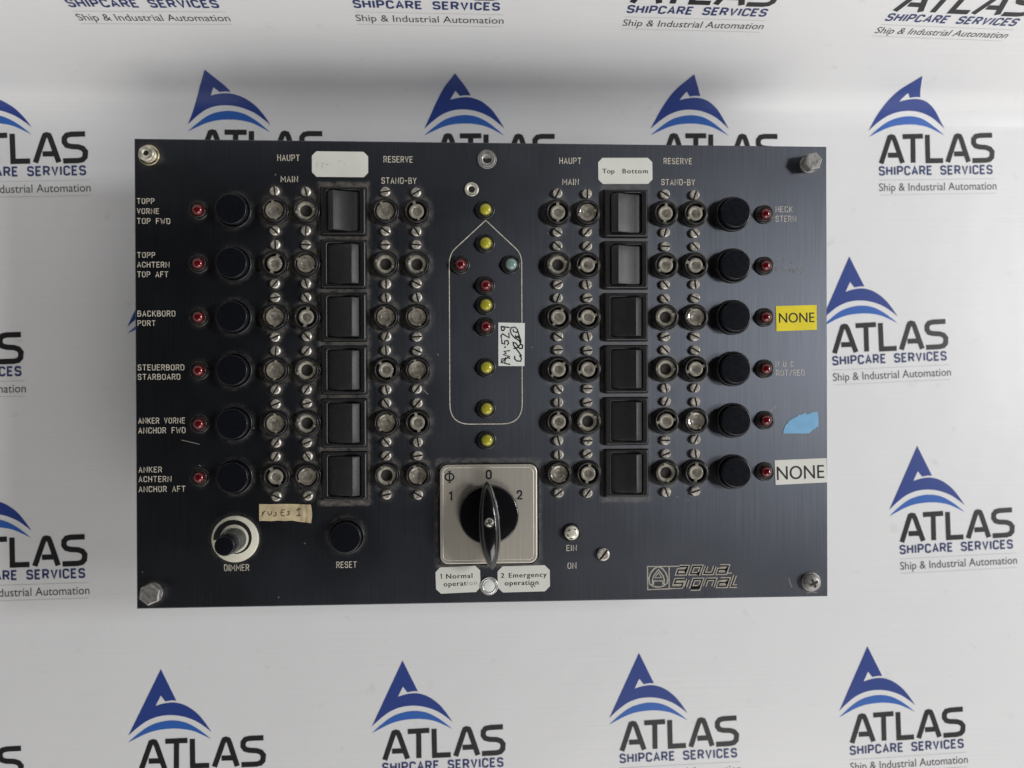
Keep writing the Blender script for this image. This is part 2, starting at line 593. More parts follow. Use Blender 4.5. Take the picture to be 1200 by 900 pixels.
def stroke_text(mb, s, x, y, width, h, w, z, mi=0, gap=0.36, space=0.50, cap=True, dz=0.003):
    tot = 0
    for i, c in enumerate(s):
        tot += space if c == ' ' else GL[c][0]
        if i < len(s) - 1: tot += gap
    kx = (width - w) / tot
    px = x + w / 2
    zz = z
    for c in s:
        if c == ' ':
            px += (space + gap) * kx
            continue
        gw, st = GL[c]
        for pl in st:
            pts = [(px + a * kx, y + w / 2 + b * (h - w)) for a, b in fillet(pl)]
            mb.strip(pts, w, zz, mi=mi, cap=cap)
            zz += dz
            if zz > z + 7 * dz: zz = z
        px += (gw + gap) * kx


def font_mesh(s, track=1.0):
    """outline lettering from the built-in sans font: verts and faces"""
    cu = bpy.data.curves.new("text", 'FONT')
    cu.body = s
    cu.size = 1.0
    cu.resolution_u = 4
    cu.space_character = track
    o = bpy.data.objects.new("text", cu)
    COL.objects.link(o)
    dg = bpy.context.evaluated_depsgraph_get()
    me = bpy.data.meshes.new_from_object(o.evaluated_get(dg))
    vs = [tuple(v.co) for v in me.vertices]
    fs = [list(p.vertices) for p in me.polygons]
    bpy.data.objects.remove(o)
    bpy.data.curves.remove(cu)
    bpy.data.meshes.remove(me)
    return vs, fs


def ink(vs):
    return min(v[0] for v in vs), max(v[0] for v in vs)


capv, _ = font_mesh("E")
CAPH = max(v[1] for v in capv) - min(v[1] for v in capv)


def font_text(mb, s, x, y, width, caph, z, mi=0, rot=0.0, bold=0.0, stretch=None):
    """fit the ink of s to width, capital height caph, baseline y; stretch limits the letters' own widening, the rest is spacing"""
    ky = caph / CAPH
    vs, fs = font_mesh(s)
    x0, x1 = ink(vs)
    kx = width / (x1 - x0)
    if stretch and len(s) > 1 and kx > stretch * ky:
        want = width / (stretch * ky)
        a0, a1 = ink(font_mesh(s, 1.5)[0])
        tr = 1 + 0.5 * (want - (x1 - x0)) / ((a1 - a0) - (x1 - x0))
        vs, fs = font_mesh(s, tr)
        x0, x1 = ink(vs)
        kx = width / (x1 - x0)
    c, sn = math.cos(rot), math.sin(rot)
    offs = [(0, 0)] if not bold else [(-bold, 0), (bold, 0)]
    for k, (bx, by) in enumerate(offs):
        out = []
        for v in vs:
            a, b = (v[0] - x0) * kx + bx, v[1] * ky + by
            out.append((x + c * a - sn * b, y + sn * a + c * b, z + 0.004 * k))
        mb.add(out, fs, mi)


# ------------------------------------------------------------------ backdrop sheet
FLOOR = -65.0
YB, TH, RB, SK = 135.06, 1.338, 19.6, 0.011


def on_sheet(u, v, lift=0.0):
    s = v - YB - SK * u
    yb = YB + SK * u
    if s <= 0:
        p, n = (v, 0.0), (0.0, 1.0)
    elif s < RB * TH:
        a = s / RB
        p, n = (yb + RB * math.sin(a), RB * (1 - math.cos(a))), (-math.sin(a), math.cos(a))
    else:
        e = s - RB * TH
        p = (yb + RB * math.sin(TH) + e * math.cos(TH), RB * (1 - math.cos(TH)) + e * math.sin(TH))
        n = (-math.sin(TH), math.cos(TH))
    return (u, p[0] + n[0] * lift, FLOOR + p[1] + n[1] * lift)


def build_backdrop():
    us = [-460 + 20 * i for i in range(46)]
    vs = [-520 + 20 * i for i in range(32)] + [120, 130] + [132 + 1.5 * i for i in range(24)] + [170 + 15 * i for i in range(15)]
    mb = MB()
    for v in vs:
        for u in us:
            mb.v.append(on_sheet(u, v))
    n = len(us)
    for j in range(len(vs) - 1):
        for i in range(n - 1):
            mb.face([j * n + i, j * n + i + 1, (j + 1) * n + i + 1, (j + 1) * n + i], 0, True)
    o = mb.obj("backdrop", 'sheet')
    uv = o.data.uv_layers.new(name="UVMap")
    for lp in o.data.loops:
        j, i = divmod(lp.vertex_index, n)
        uv.data[lp.index].uv = (us[i] * MM, vs[j] * MM)
    o['kind'] = 'structure'
    return o


backdrop = build_backdrop()
SC = 66.43


def logo_shapes():
    """the printed mark in units of the word's width; returns a flat MB with five colours"""
    mb = MB()
    a = math.radians(2.77)

    def d(x, y):
        X, Y = (x - 168) / 915., -(y - 838) / 915.
        c, s = math.cos(-a), math.sin(-a)
        px, py = c * X - s * Y, s * X + c * Y
        # the mark itself sits a little lower and flatter than first measured
        return px, 0.31 + (py - 0.31) * 0.945

    def smooth(pts, n=6):
        out = []
        for i in range(len(pts) - 1):
            p0 = pts[max(0, i - 1)]; p1 = pts[i]; p2 = pts[i + 1]; p3 = pts[min(len(pts) - 1, i + 2)]
            for k in range(n):
                t = k / n
                out.append(tuple(0.5 * ((2 * p1[q]) + (-p0[q] + p2[q]) * t + (2 * p0[q] - 5 * p1[q] + 4 * p2[q] - p3[q]) * t * t + (-p0[q] + 3 * p1[q] - 3 * p2[q] + p3[q]) * t ** 3) for q in (0, 1)))
        out.append(pts[-1])
        return out

    top = smooth([(275, 347), (345, 325), (420, 319), (500, 343), (580, 400), (640, 470), (693, 548)])
    low = smooth([(693, 548), (640, 505), (570, 460), (480, 428), (390, 418), (300, 430), (220, 465), (150, 520), (85, 585)])
    # left leg with the lower arc
    leg_body = [(300, 57)] + [(85, 585)]
    poly1 = [(302, 55), (310, 265), (275, 347)] + top[1:] + low[1:]
    ids = len(mb.v)
    # triangulate with bmesh later: keep as ngons
    mb.v += [(*d(*p), 0) for p in poly1]
    mb.face(list(range(ids, ids + len(poly1)))[::-1], 0)
    ids = len(mb.v)
    poly2 = [(302, 55), (425, 303)] + smooth([(425, 303), (390, 302), (345, 311)], 3)[1:] + [(310, 265)]
    mb.v += [(*d(*p), 0) for p in poly2]
    mb.face(list(range(ids, ids + len(poly2)))[::-1], 0)
    cu = smooth([(85, 640), (150, 575), (230, 510), (310, 475), (400, 460), (490, 472), (570, 510), (640, 560), (693, 605)])
    cl = smooth([(693, 605), (640, 577), (560, 542), (480, 527), (400, 525), (300, 538), (220, 565), (150, 602), (85, 640)])
    k = len(cu)
    ids = len(mb.v)
    mb.v += [(*d(*p), 0) for p in cu] + [(*d(*p), 0) for p in cl[::-1]]
    for i in range(k - 1):
        mb.face([ids + i, ids + k + i, ids + k + i + 1, ids + i + 1], 1)

    def e(x, y):
        X, Y = (x - 168) / 915., -(y - 838) / 915.
        c, s = math.cos(-a), math.sin(-a)
        return ((c * X - s * Y) * 1.02, s * X + c * Y)

    W = 0.043
    zz = 0
    for pl, cap in (([(188, 838), (243, 655), (250, 632, .0), (263, 626), (278, 629), (290, 650), (357, 828)], False),
                    ([(240, 771), (322, 768)], False),
                    ([(352, 622), (512, 612)], False), ([(433, 618), (440, 823)], False),
                    ([(546, 600), (556, 803), (676, 797)], False),
                    ([(713, 808), (768, 624), (776, 604), (788, 599), (804, 603), (814, 622), (878, 800)], False),
                    ([(762, 742), (840, 738)], False),
                    ([(1060, 584), (960, 590), (930, 598), (914, 620), (914, 650), (930, 672), (960, 680), (1015, 682), (1045, 692), (1064, 715), (1062, 755), (1045, 775), (1015, 783), (908, 789)], False)):
        mb.strip([e(*p[:2]) for p in pl], W, zz * 0.00004, mi=2, cap=cap)
        zz += 1
    stroke_text(mb, "SHIPCARE SERVICES", 0.0, -0.105, 1.005, 0.082, 0.0155, 0.0, mi=3, gap=0.34, cap=False, dz=0.00004)
    mb.strip([(0.0, -0.143), (1.03, -0.143)], 0.003, 0, mi=5, cap=False)
    mb.strip([(0.0, -0.268), (1.03, -0.268)], 0.003, 0, mi=5, cap=False)
    font_text(mb, "Ship & Industrial Automation", 0.0, -0.236, 1.035, 0.066, 0, mi=4)
    return mb


def place_logo(shape, u, v, deg):
    bm = bmesh.new()
    c, s = math.cos(math.radians(deg)), math.sin(math.radians(deg))
    vs = [bm.verts.new((u + (c * x - s * y) * SC, v + (s * x + c * y) * SC, z * SC)) for x, y, z in shape.v]
    for f, mi in zip(shape.f, shape.m):
        try:
            fc = bm.faces.new([vs[i] for i in f])
            fc.material_index = mi
        except ValueError:
            pass
    bmesh.ops.triangulate(bm, faces=[f for f in bm.faces if len(f.verts) > 4])
    s0 = YB - 2
    for k in range(14):
        w = s0 + k * 2.2
        bmesh.ops.bisect_plane(bm, geom=bm.verts[:] + bm.edges[:] + bm.faces[:], dist=1e-5,
                               plane_co=(0, w, 0), plane_no=(-SK, 1, 0))
    bm.normal_update()
    for f in bm.faces:
        if f.normal.z < 0: f.normal_flip()
    for q in bm.verts:
        q.co = Vector(on_sheet(q.co.x, q.co.y, 0.10 + q.co.z)) * MM
    me = bpy.data.meshes.new("printed_logo")
    bm.to_mesh(me)
    bm.free()
    for m in ('pblue', 'plight', 'pblack', 'pnavy', 'pgrey', 'pline'):
        me.materials.append(M[m])
    return link("printed_logo", me, backdrop)


shape = logo_shapes()
for u, v, r in ((-189.2, -213.5, .3), (-58.3, -211.9, 1.1), (73.2, -210.6, 1.3), (204.7, -209.8, 2.0),
                (234.0, -96.3, 2.0), (195.1, 11.1, 2.4), (222.4, 118.6, 1.3), (97.2, 117.9, 0), (-28.6, 116.3, .1),
                (-156.2, 116.9, -.5), (-281.8, 112.8, 1.6), (-283.4, -103.1, .8), (-316.1, 5.6, 1), (-188.4, 7.5, 1),
                (-317.3, -216.5, 1), (-188.2, 222.3, .9), (-61.2, 224.9, -.2), (64.5, 224.6, -.8), (190.1, 222.2, -1.9)):
    place_logo(shape, u, v, r)

# ------------------------------------------------------------------ control panel
panel = bpy.data.objects.new("control_panel", None)
COL.objects.link(panel)
panel.location = (0, 0, FLOOR * MM)
panel['label'] = "black ship navigation light control panel with fuse holders and rocker switches on white printed sheet"
panel['category'] = "control panel"
Z0 = -FLOOR      # panel face in the panel's own coordinates


def P(x, y, z=0.0):
    return (x, y, Z0 + z)


ROWS = [75.0 - 24.5 * i for i in range(6)]
HOLD = [-98.4, -84.1, -47.8, -33.4, 32.4, 46.3, 83.4, 97.6]
ROCK = [-67.1, 64.6]
KNOB = [-117.2, 116.2]
LAMP = [-133.0, 131.4]
PW, PH = 324.0, 215.56


def dust_at(x, y):
    d = 0.0
    for hx in HOLD:
        if abs(x - hx) > 14: continue
        for ry in ROWS:
            if abs(y - ry) > 16: continue
            r = math.hypot((x - hx), (y - ry) * 0.86)
            e = max(0, r - 6.0)
            d = max(d, 0.6 * math.exp(-(e / 1.3) ** 2))
            for sy in (9.0, -9.0):
                r = math.hypot(x - hx, y - ry - sy)
                d = max(d, 0.45 * math.exp(-(max(0, r - 2.0) / 1.2) ** 2))
    for kx in ROCK:
        dx = abs(x - kx) - 10.8
        if dx < 4 and -62 < y < 89:
            d = max(d, 0.8 * math.exp(-(max(0, dx) / 1.0) ** 2))
    for kx in KNOB:
        for ry in ROWS:
            r = math.hypot(x - kx, y - ry)
            if r < 16: d = max(d, 0.30 * math.exp(-(max(0, r - 8.2) / 0.9) ** 2))
    for kx in LAMP:
        for ry in ROWS:
            r = math.hypot(x - kx, y - ry)
            if r < 10: d = max(d, 0.15 * math.exp(-(max(0, r - 4.6) / 0.8) ** 2))
    # around the rotary switch
    qx = max(abs(x + 0.4) - 23.6, 0); qy = max(abs(y + 65.8) - 24.4, 0)
    d = max(d, 0.7 * math.exp(-(math.hypot(qx, qy) / 1.1) ** 2))
    for cx, cy, r0 in ((-66.6, -75.2, 8.3), (-117.4, -76.2, 10.8), (-155.3, -100.9, 4.8), (154.6, -100.9, 4.6), (154, 99.5, 4.5), (-155.2, 100.1, 4.8)):
        r = math.hypot(x - cx, y - cy)
        if r < 18: d = max(d, 0.28 * math.exp(-(max(0, r - r0) / 1.1) ** 2))
    left = 0.45 + 0.55 / (1 + math.exp(x / 25.0))
    return d * left * 0.75


def build_faceplate():
    mb = MB()
    b = 0.45
    nx, ny = 270, 180
    xs = [-PW / 2 + b + (PW - 2 * b) * i / nx for i in range(nx + 1)]
    ys = [-PH / 2 + b + (PH - 2 * b) * j / ny for j in range(ny + 1)]
    for y in ys:
        for x in xs:
            mb.v.append((x, y, 0.0))
    n = nx + 1
    for j in range(ny):
        for i in range(nx):
            mb.face([j * n + i, j * n + i + 1, (j + 1) * n + i + 1, (j + 1) * n + i])
    top = [(xs[0], ys[0]), (xs[-1], ys[0]), (xs[-1], ys[-1]), (xs[0], ys[-1])]
    out = [(-PW / 2, -PH / 2), (PW / 2, -PH / 2), (PW / 2, PH / 2), (-PW / 2, PH / 2)]
    mb.loft([z3(out, -3.0), z3(out, -b), z3(top, 0.0)], cap_top=False, cap_bottom=True)
    o = mb.obj("faceplate", 'plate', panel, P(0, 0))
    uv = o.data.uv_layers.new(name="UVMap")
    for lp in o.data.loops:
        q = mb.v[lp.vertex_index]
        uv.data[lp.index].uv = (q[0] / PW + 0.5 + q[2] * 0.001, q[1] / PH + 0.5 + q[2] * 0.001)
    at = o.data.attributes.new("dust", 'FLOAT', 'POINT')
    vals = [dust_at(v[0], v[1]) if (v[2] == 0.0) else 0.0 for v in mb.v]
    at.data.foreach_set("value", vals)
    return o


face = build_faceplate()
mb = MB()
mb.loft([z3(rrect(296, 178, 3), FLOOR + 0.2), z3(rrect(296, 178, 3), -3.0)], cap_bottom=True)
mb.obj("housing", 'housing', panel, P(0, 0))

# ------------------------------------------------ engraved lettering, lines, scratches (sub-parts of the faceplate)
TX = [('HAUPT', -97.4, 98.2, 10.2, 2.95), ('MAIN', -95.9, 88.4, 7.9, 2.9), ('RESERVE', -48.7, 98.0, 13.5, 2.98),
      ('STAND-BY', -49.7, 88.1, 16.2, 2.98), ('HAUPT', 33.4, 98.2, 10.4, 2.95), ('MAIN', 34.8, 88.3, 7.8, 2.95),
      ('RESERVE', 83.0, 98.6, 13.6, 2.9), ('STAND-BY', 81.9, 88.6, 16.1, 2.93),
      ('TOPP', -160.9, 77.9, 7.9, 2.6), ('VORNE', -160.9, 73.3, 9.9, 2.6), ('TOP FWD', -160.9, 68.7, 14.9, 2.7),
      ('TOPP', -160.9, 53.2, 8.1, 2.6), ('ACHTERN', -160.9, 48.8, 14.5, 2.6), ('TOP AFT', -160.9, 44.3, 13.9, 2.7),
      ('BACKBORD', -160.9, 26.3, 17.0, 2.74), ('PORT', -160.9, 22.0, 8.1, 2.6), ('STEUERBORD', -160.9, 1.6, 20.9, 2.74),
      ('STARBOARD', -160.9, -2.7, 19.1, 2.74), ('ANKER VORNE', -160.8, -22.8, 21.0, 2.74),
      ('ANCHOR FWD', -160.8, -27.3, 21.2, 2.8), ('ANKER', -160.8, -45.2, 10.5, 2.65), ('ACHTERN', -160.8, -49.6, 14.8, 2.74),
      ('ANCHOR AFT', -160.8, -54.2, 21.0, 2.74), ('DIMMER', -122.5, -91.0, 11.4, 3.05), ('RESET', -71.3, -90.4, 9.4, 2.98),
      ('EIN', 36.1, -84.1, 4.9, 2.85), ('ON', 36.6, -92.5, 4.2, 2.95)]
FD = [('HECK', 137.0, 76.2, 8.3, 2.85), ('STERN', 137.0, 71.6, 10.0, 2.95), ('N U C', 136.8, 2.3, 8.7, 2.7),
      ('ROT/RED', 137.0, -1.9, 13.9, 2.9)]
FD2 = [('N U C', 137.0, 51.5, 8.7, 2.85), ('ROT/RED', 136.9, 47.2, 13.9, 2.85)]
for lst, m in ((TX, 'engrave'), (FD, 'engrave_worn'), (FD2, 'faded')):
    for s, x, y, w, h in lst:
        mb = MB()
        stroke_text(mb, s, x, y, w, h, 0.34 if m == 'engrave' else 0.31, 0.03)
        if m == 'engrave_worn' and m not in M:
            M[m] = mat("worn_engraving", (0.52, 0.48, 0.43), 0.6, var=0.45, vscale=1200)
        mb.obj("lettering", m, face)

mb = MB()
ship = [(-1.3, 71.4), (-16.0, 57.8), (-18.3, 52.5, 2.5), (-18.4, -24.0, 9), (15.5, -24.0, 9), (15.5, 52.5, 2.5), (13.6, 57.8), (-1.3, 71.4)]
ship = [(-1.3, 71.4), (-17.6, 56.3, 3), (-18.4, 52.0), (-18.4, -24.0, 9.5), (15.5, -24.0, 9.5), (15.5, 52.0), (14.9, 56.3, 3)]
mb.strip(fillet(ship + [(-1.3, 71.4)], 8), 0.40, 0.03, closed=True)
mb.obj("ship_outline", 'engrave', face)


def zpt(zx, zy):      # the emblem is measured on its own fine grid
    return 74.6 + (zx / 8.571 - 8.5) * 0.411, -91.9 - (zy / 8.571 - 23.5) * 0.4116


def emblem():
    mb = MB()
    L = lambda pts, w=11, z=0.03, c=False, mi=0: mb.strip([zpt(*p) for p in pts], w / 8.571 * 0.411, z, closed=c, mi=mi, cap=False)
    L([(74, 204), (290, 206), (290, 428), (76, 432)], c=True)
    L([(296, 206), (470, 207)], z=0.034)
    L([(296, 426), (400, 424)], z=0.034)
    tri = [(182, 206), (225, 228), (258, 270), (276, 325), (270, 372), (235, 398), (182, 410), (128, 400), (94, 374), (87, 325), (105, 270), (138, 228)]
    L(tri, 13, 0.038, True)
    L([(126, 388), (122, 340), (135, 300), (182, 236), (230, 300), (242, 340), (238, 386)], 12, 0.042)
    L([(148, 316), (182, 266), (214, 316)], 10, 0.046, True)
    L([(134, 384), (134, 348), (226, 348), (226, 384)], 10, 0.050)
    g = {'a': [(0, 1), (.8, 1), (.8, 0), (0, 0), (0, .52), (.8, .52)], 'q': [(.8, 0), (0, 0), (0, 1), (.8, 1), (.8, -.25)],
         'u': [(0, 1), (0, 0), (.8, 0), (.8, 1)], 's': [(.85, 1), (0, 1), (0, .52), (.8, .52), (.8, 0), (-.1, 0)],
         'i': [(0, 1), (0, 0)], 'g': [(.8, 0), (0, 0), (0, 1), (.8, 1), (.8, -.3), (0, -.3)],
         'n': [(0, 0), (0, 1), (.8, 1), (.8, 0)], 'l': [(0, 1.5), (0, 0), (.55, 0)]}
    for word, y0 in (((('a', 368), ('q', 505), ('u', 640), ('a', 775)), 282), ((('s', 330), ('i', 452), ('g', 512), ('n', 645), ('a', 780), ('l', 915)), 412)):
        for k, (ch, x0) in enumerate(word):
            pts = [(x0 + a * 105 + b * 26, y0 - b * 72) for a, b in g[ch]]
            L(pts, 36, 0.054 + 0.004 * (k % 2))
            L(pts, 15, 0.066 + 0.004 * (k % 2), mi=1)
    L([(860, 282), (920, 282)], 11, 0.05)
    M['emblem'] = mat("emblem_paint", (0.40, 0.37, 0.31), 0.6, var=0.2, vscale=500)
    return mb.obj("maker_emblem", ['emblem', 'black'], face)


emblem()
for pts in (((-141.5, -30.4), (-137, -31.5), (-133.4, -32.4)), ((142.9, -98.6), (143.6, -101), (144.4, -103.1)), ((134.0, -43.0 + 24), (135.6, -17.6), (136.5, -16.2)),
            ((-30.6, -7.8), (-28.6, -10.0)), ((152.0, -106.0), (154, -105.4), (156.6, -105.9)), ((-133.5, -42), (-132.8, -42.6)), ((88.6, -59), (89.8, -59.4)), ((-24, 9), (-23.7, 8.2))):
    mb = MB()
    mb.strip(pts, 0.2, 0.02)
    mb.obj("scratch", 'emblem', face)

# ------------------------------------------------ fuse holders with their screws
OPEN = {(0, 1), (3, 1), (4, 1), (1, 2), (1, 3), (5, 2), (1, 4), (4, 5), (2, 6), (3, 6), (5, 6)}


def make_holder():
    mb = MB()
    mb.lathe([(6.35, 0.0), (6.35, 0.9), (6.15, 1.25), (5.75, 1.45), (5.5, 1.3)], 44)
    col = mb.obj("fuse_holder", 'black', panel, P(HOLD[0], ROWS[0]))
    mb = MB()
    mb.lathe([(5.5, 0.9), (5.45, 2.75), (5.25, 2.95), (4.85, 2.95), (4.65, 2.75), (4.6, 0.6), (4.3, 0.4)], 44)
    mb.obj("sleeve", 'sleeve', col)
    return col


def fuse_cap_mesh():
    mb = MB()
    mb.lathe([(3.55, 0.5), (3.5, 1.75), (3.25, 2.0), (2.45, 2.0), (2.2, 1.75), (1.8, 1.5)], 40, mi=0)
    mb.lathe([(1.8, 1.5), (1.0, 1.42), (0, 1.4)], 40, mi=1)
    for s in (1, -1):
        p = [(s * 3.2, -0.6), (s * 4.6, -0.7), (s * 4.6, 0.7), (s * 3.2, 0.6)]
        if s < 0: p = p[::-1]
        mb.prism(p, 0.6, 2.1, 0)
    mb.lathe([(4.6, 0.62), (3.4, 0.6)], 40, mi=2)
    return mb


def clear_cap_mesh():
    """the wider sort with a clear window"""
    mb = MB()
    mb.lathe([(4.35, 0.6), (4.3, 1.6), (4.1, 1.9), (3.7, 1.95), (3.4, 1.7), (2.2, 1.55)], 40, mi=0)
    mb.lathe([(2.2, 1.55), (1.9, 1.3), (0, 1.2)], 40, mi=1)
    for s in (1, -1):
        p = [(s * 3.4, -0.55), (s * 4.6, -0.6), (s * 4.6, 0.6), (s * 3.4, 0.55)]
        if s < 0: p = p[::-1]
        mb.prism(p, 0.6, 2.15, 2)
    return mb


def socket_mesh():
    mb = MB()
    mb.lathe([(4.6, 1.5), (4.2, 1.9), (3.5, 1.85), (3.0, 1.5), (2.65, 0.9), (2.6, 0.35)], 40, mi=0)
    mb.lathe([(2.6, 0.9), (2.55, 0.36), (0, 0.3)], 40, mi=1)
    for s in (1, -1):
        p = [(s * 3.3, -0.6), (s * 4.65, -0.6), (s * 4.65, 0.6), (s * 3.3, 0.6)]
        if s < 0: p = p[::-1]
        mb.prism(p, 1.0, 2.25, 0)
    return mb


holder = make_holder()
sleeve0 = holder.children[0]
cap0 = fuse_cap_mesh().obj("fuse_cap", ['fuse', 'fusein', 'hole'], None)
clr0 = clear_cap_mesh().obj("fuse_cap", ['glassfuse', 'fusein', 'fuse'], None)
soc0 = socket_mesh().obj("fuse_socket", ['fuse', 'hole'], None)
angles = [[100, 10, 115, 105, 90, 15, 85, 35], [250, 330, 160, 130, 20, 200, 40, 160], [270, 80, 100, 110, 60, 15, 20, 300],
          [85, 20, 310, 105, 45, 20, 0, 20], [95, 160, 50, 100, 90, 30, 10, 300], [120, 30, 300, 110, 130, 80, 100, 85]]


def slotted(r, h, slot=0.32):
    mb = MB()
    mb.lathe([(r, 0), (r, h * 0.55), (r * 0.98, h * 0.58)], 24, smooth=False)
    mb.lathe([(r * 0.98, h * 0.58), (0, h * 0.6)], 24, smooth=False, mi=1)
    n = 12
    for s in (1, -1):
        a0 = math.asin(min(0.9, slot / r))
        arc = [(s * r * math.sin(a0 + (math.pi - 2 * a0) * k / n), s * r * -math.cos(a0 + (math.pi - 2 * a0) * k / n)) for k in range(n + 1)]
        # half-moon on one side of the slot (slot runs along Y)
        k = 0.74
        inn = [(max(abs(x) * k, slot) * s, y * k) for x, y in arc]
        low = [(max(abs(x), slot) * s, y) for x, y in arc]
        mb.loft([z3(low, h * 0.5), z3(low, h * 0.72), z3(inn, h)], smooth=False)
    return mb


scr = slotted(2.2, 1.7, 0.42).obj("mounting_screw", ['nickel', 'slot'], panel, P(HOLD[0], ROWS[0] + 9.0))
first = True
for i, y in enumerate(ROWS):
    for j, x in enumerate(HOLD):
        if i == 0 and j == 0:
            c = holder
        else:
            c = copy_part(holder, P(x, y), kids=False)
            sl = sleeve0.copy()
            COL.objects.link(sl)
            sl.parent = c
        src = soc0 if (i, j) in OPEN else clr0 if (j < 4 and (i * 5 + j * 3) % 4 != 1) or (i, j) in {(2, 7), (0, 5), (5, 4), (4, 7)} else cap0
        d = src.copy()
        COL.objects.link(d)
        d.parent = c
        d.rotation_euler[2] = math.radians(angles[i][j])
        if (i, j) in OPEN: c['label'] = "open fuse holder with a dark empty bore"
        for sy in (9.0, -9.0):
            a = random.choice([0, 15, 40, 62, -20, -40, -60, 90, -75])
            if i == 0 and j == 0 and sy > 0:
                scr.rotation_euler[2] = math.radians(8)
                continue
            copy_part(scr, P(x + random.uniform(-.2, .2), y + sy + random.uniform(-.2, .2)), math.radians(a + random.uniform(-8, 8)))
for o in (cap0, clr0, soc0):
    bpy.data.objects.remove(o)


# ------------------------------------------------ rocker switches
def make_rocker_frame():
    mb = MB()
    W, H = 21.4, 22.9
    ow, oh = 15.2, 19.2
    mb.loft([z3(rrect(W, H, 0.7), 0.0), z3(rrect(W, H, 0.7), 0.35), z3(rrect(W - 1.5, H - 1.2, 0.9), 1.9), z3(rrect(W - 2.3, H - 2.0, 0.9), 2.15),
             z3(rrect(ow + .5, oh + .5, 1.3), 2.1), z3(rrect(ow, oh, 1.2), 1.9), z3(rrect(ow, oh, 1.2), 0.05)], cap_top=False)
    p = rrect(ow, oh, 1.2)
    mb.add(z3(p, 0.06), [list(range(len(p)))])
    return mb


def rocker_mesh():
    prof = [(-7.2, 0.1), (-7.2, 0.75), (-6.8, 0.95), (-4.6, 1.3), (-2.2, 1.85), (0.2, 2.6), (2.2, 3.5), (3.7, 4.4), (4.1, 4.58), (4.5, 4.42), (6.9, 2.35), (7.15, 2.0), (7.2, 0.1)]
    mb = MB()
    ys = [(-9.1, 0.84), (-8.95, 0.93), (-8.5, 0.98), (-4.5, 1.0), (0, 1.0), (4.5, 1.0), (8.5, 0.98), (8.95, 0.93), (9.1, 0.84)]
    n = len(prof)
    for y, k in ys:
        for x, z in prof:
            mb.v.append((x, y, 0.1 + (z - 0.1) * k))
    for j in range(len(ys) - 1):
        for i in range(n - 1):
            a = j * n + i
            mb.face([a, a + n, a + n + 1, a + 1], 0, False)
    mb.face(list(range(n)), 0)
    mb.face(list(range((len(ys) - 1) * n, len(ys) * n))[::-1], 0)
    return mb


frame0 = make_rocker_frame().obj("rocker_switch", 'bezel', panel, P(ROCK[0], ROWS[0]))
rk = rocker_mesh().obj("rocker", 'rocker', frame0)
rk.data.shade_smooth()
rk.data.set_sharp_from_angle(angle=math.radians(38))
RAISED_LEFT = {(0, 0), (1, 0), (1, 1)}
for c, x in enumerate(ROCK):
    for i, y in enumerate(ROWS):
        o = frame0 if (c, i) == (0, 0) else copy_part(frame0, P(x, y - 0.2 * (i == 0) + 0.0))
        k = o.children[0]
        k.rotation_euler[2] = math.pi if (c, i) in RAISED_LEFT else 0.0
        o['label'] = "rocker switch tipped with its left edge raised" if (c, i) in RAISED_LEFT else "rocker switch tipped with its right edge raised"


# ------------------------------------------------ push buttons
def make_button():
    mb = MB()
    mb.lathe([(8.3, 0), (8.3, 0.9), (8.0, 1.35), (7.5, 1.5), (7.25, 1.2), (7.2, 0.4)], 56)
    b = mb.obj("push_button", 'black', panel, P(KNOB[0], ROWS[0]))
    mb = MB()
    mb.lathe([(7.1, 0.3), (7.05, 4.4), (6.95, 4.75), (6.7, 4.95), (6.3, 4.98), (0, 4.9)], 56)
    mb.obj("button_cap", 'cap', b)
    return b


btn = make_button()
for x in KNOB:
    for y in ROWS:
        if (x, y) != (KNOB[0], ROWS[0]): copy_part(btn, P(x, y))
rs = copy_part(btn, P(-66.3, -75.6))
rs['label'] = "round black reset button alone on the lower edge"


# ------------------------------------------------ indicator lamps
def make_lamp(color, label, hi):
    mb = MB()
    mb.lathe([(4.5, 0), (4.45, 0.7), (4.1, 1.05), (3.6, 1.15), (3.35, 0.9), (3.2, 1.5), (3.0, 1.65), (2.75, 1.6), (2.7, 0.9)], 36)
    b = mb.obj("indicator_lamp", 'sleeve', panel, P(0, 0), label=label)
    mb = MB()
    mb.lathe([(2.68, 0.9)] + [(2.68 * math.cos(a), 1.7 + hi * math.sin(a)) for a in [math.radians(t) for t in (0, 15, 30, 45, 60, 75)]] + [(0, 1.7 + hi)], 32)
    mb.obj("lens", color, b)
    return b


red = make_lamp('red', "indicator lamp with a dark red lens", 2.2)
k = 0
for x in LAMP:
    for y in ROWS:
        if k == 0: red.location = tuple(q * MM for q in P(x, y))
        else: copy_part(red, P(x, y))
        k += 1
for x, y in ((-13.1, 50.5), (-1.4, 40.9), (-1.35, 21.6)):
    copy_part(red, P(x, y))
yel = make_lamp('yellow', "indicator lamp with a yellow lens", 1.7)
for k, (x, y) in enumerate(((-1.4, 76.2), (-1.35, 60.5), (-1.35, 31.7), (-1.2, 2.5), (-1.2, -16.8), (-1.1, -31.5))):
    if k == 0: yel.location = tuple(q * MM for q in P(x, y))
    else: copy_part(yel, P(x, y))
grn = make_lamp('green', "indicator lamp with a pale green lens", 1.7)
grn.location = tuple(q * MM for q in P(10.5, 50.7))

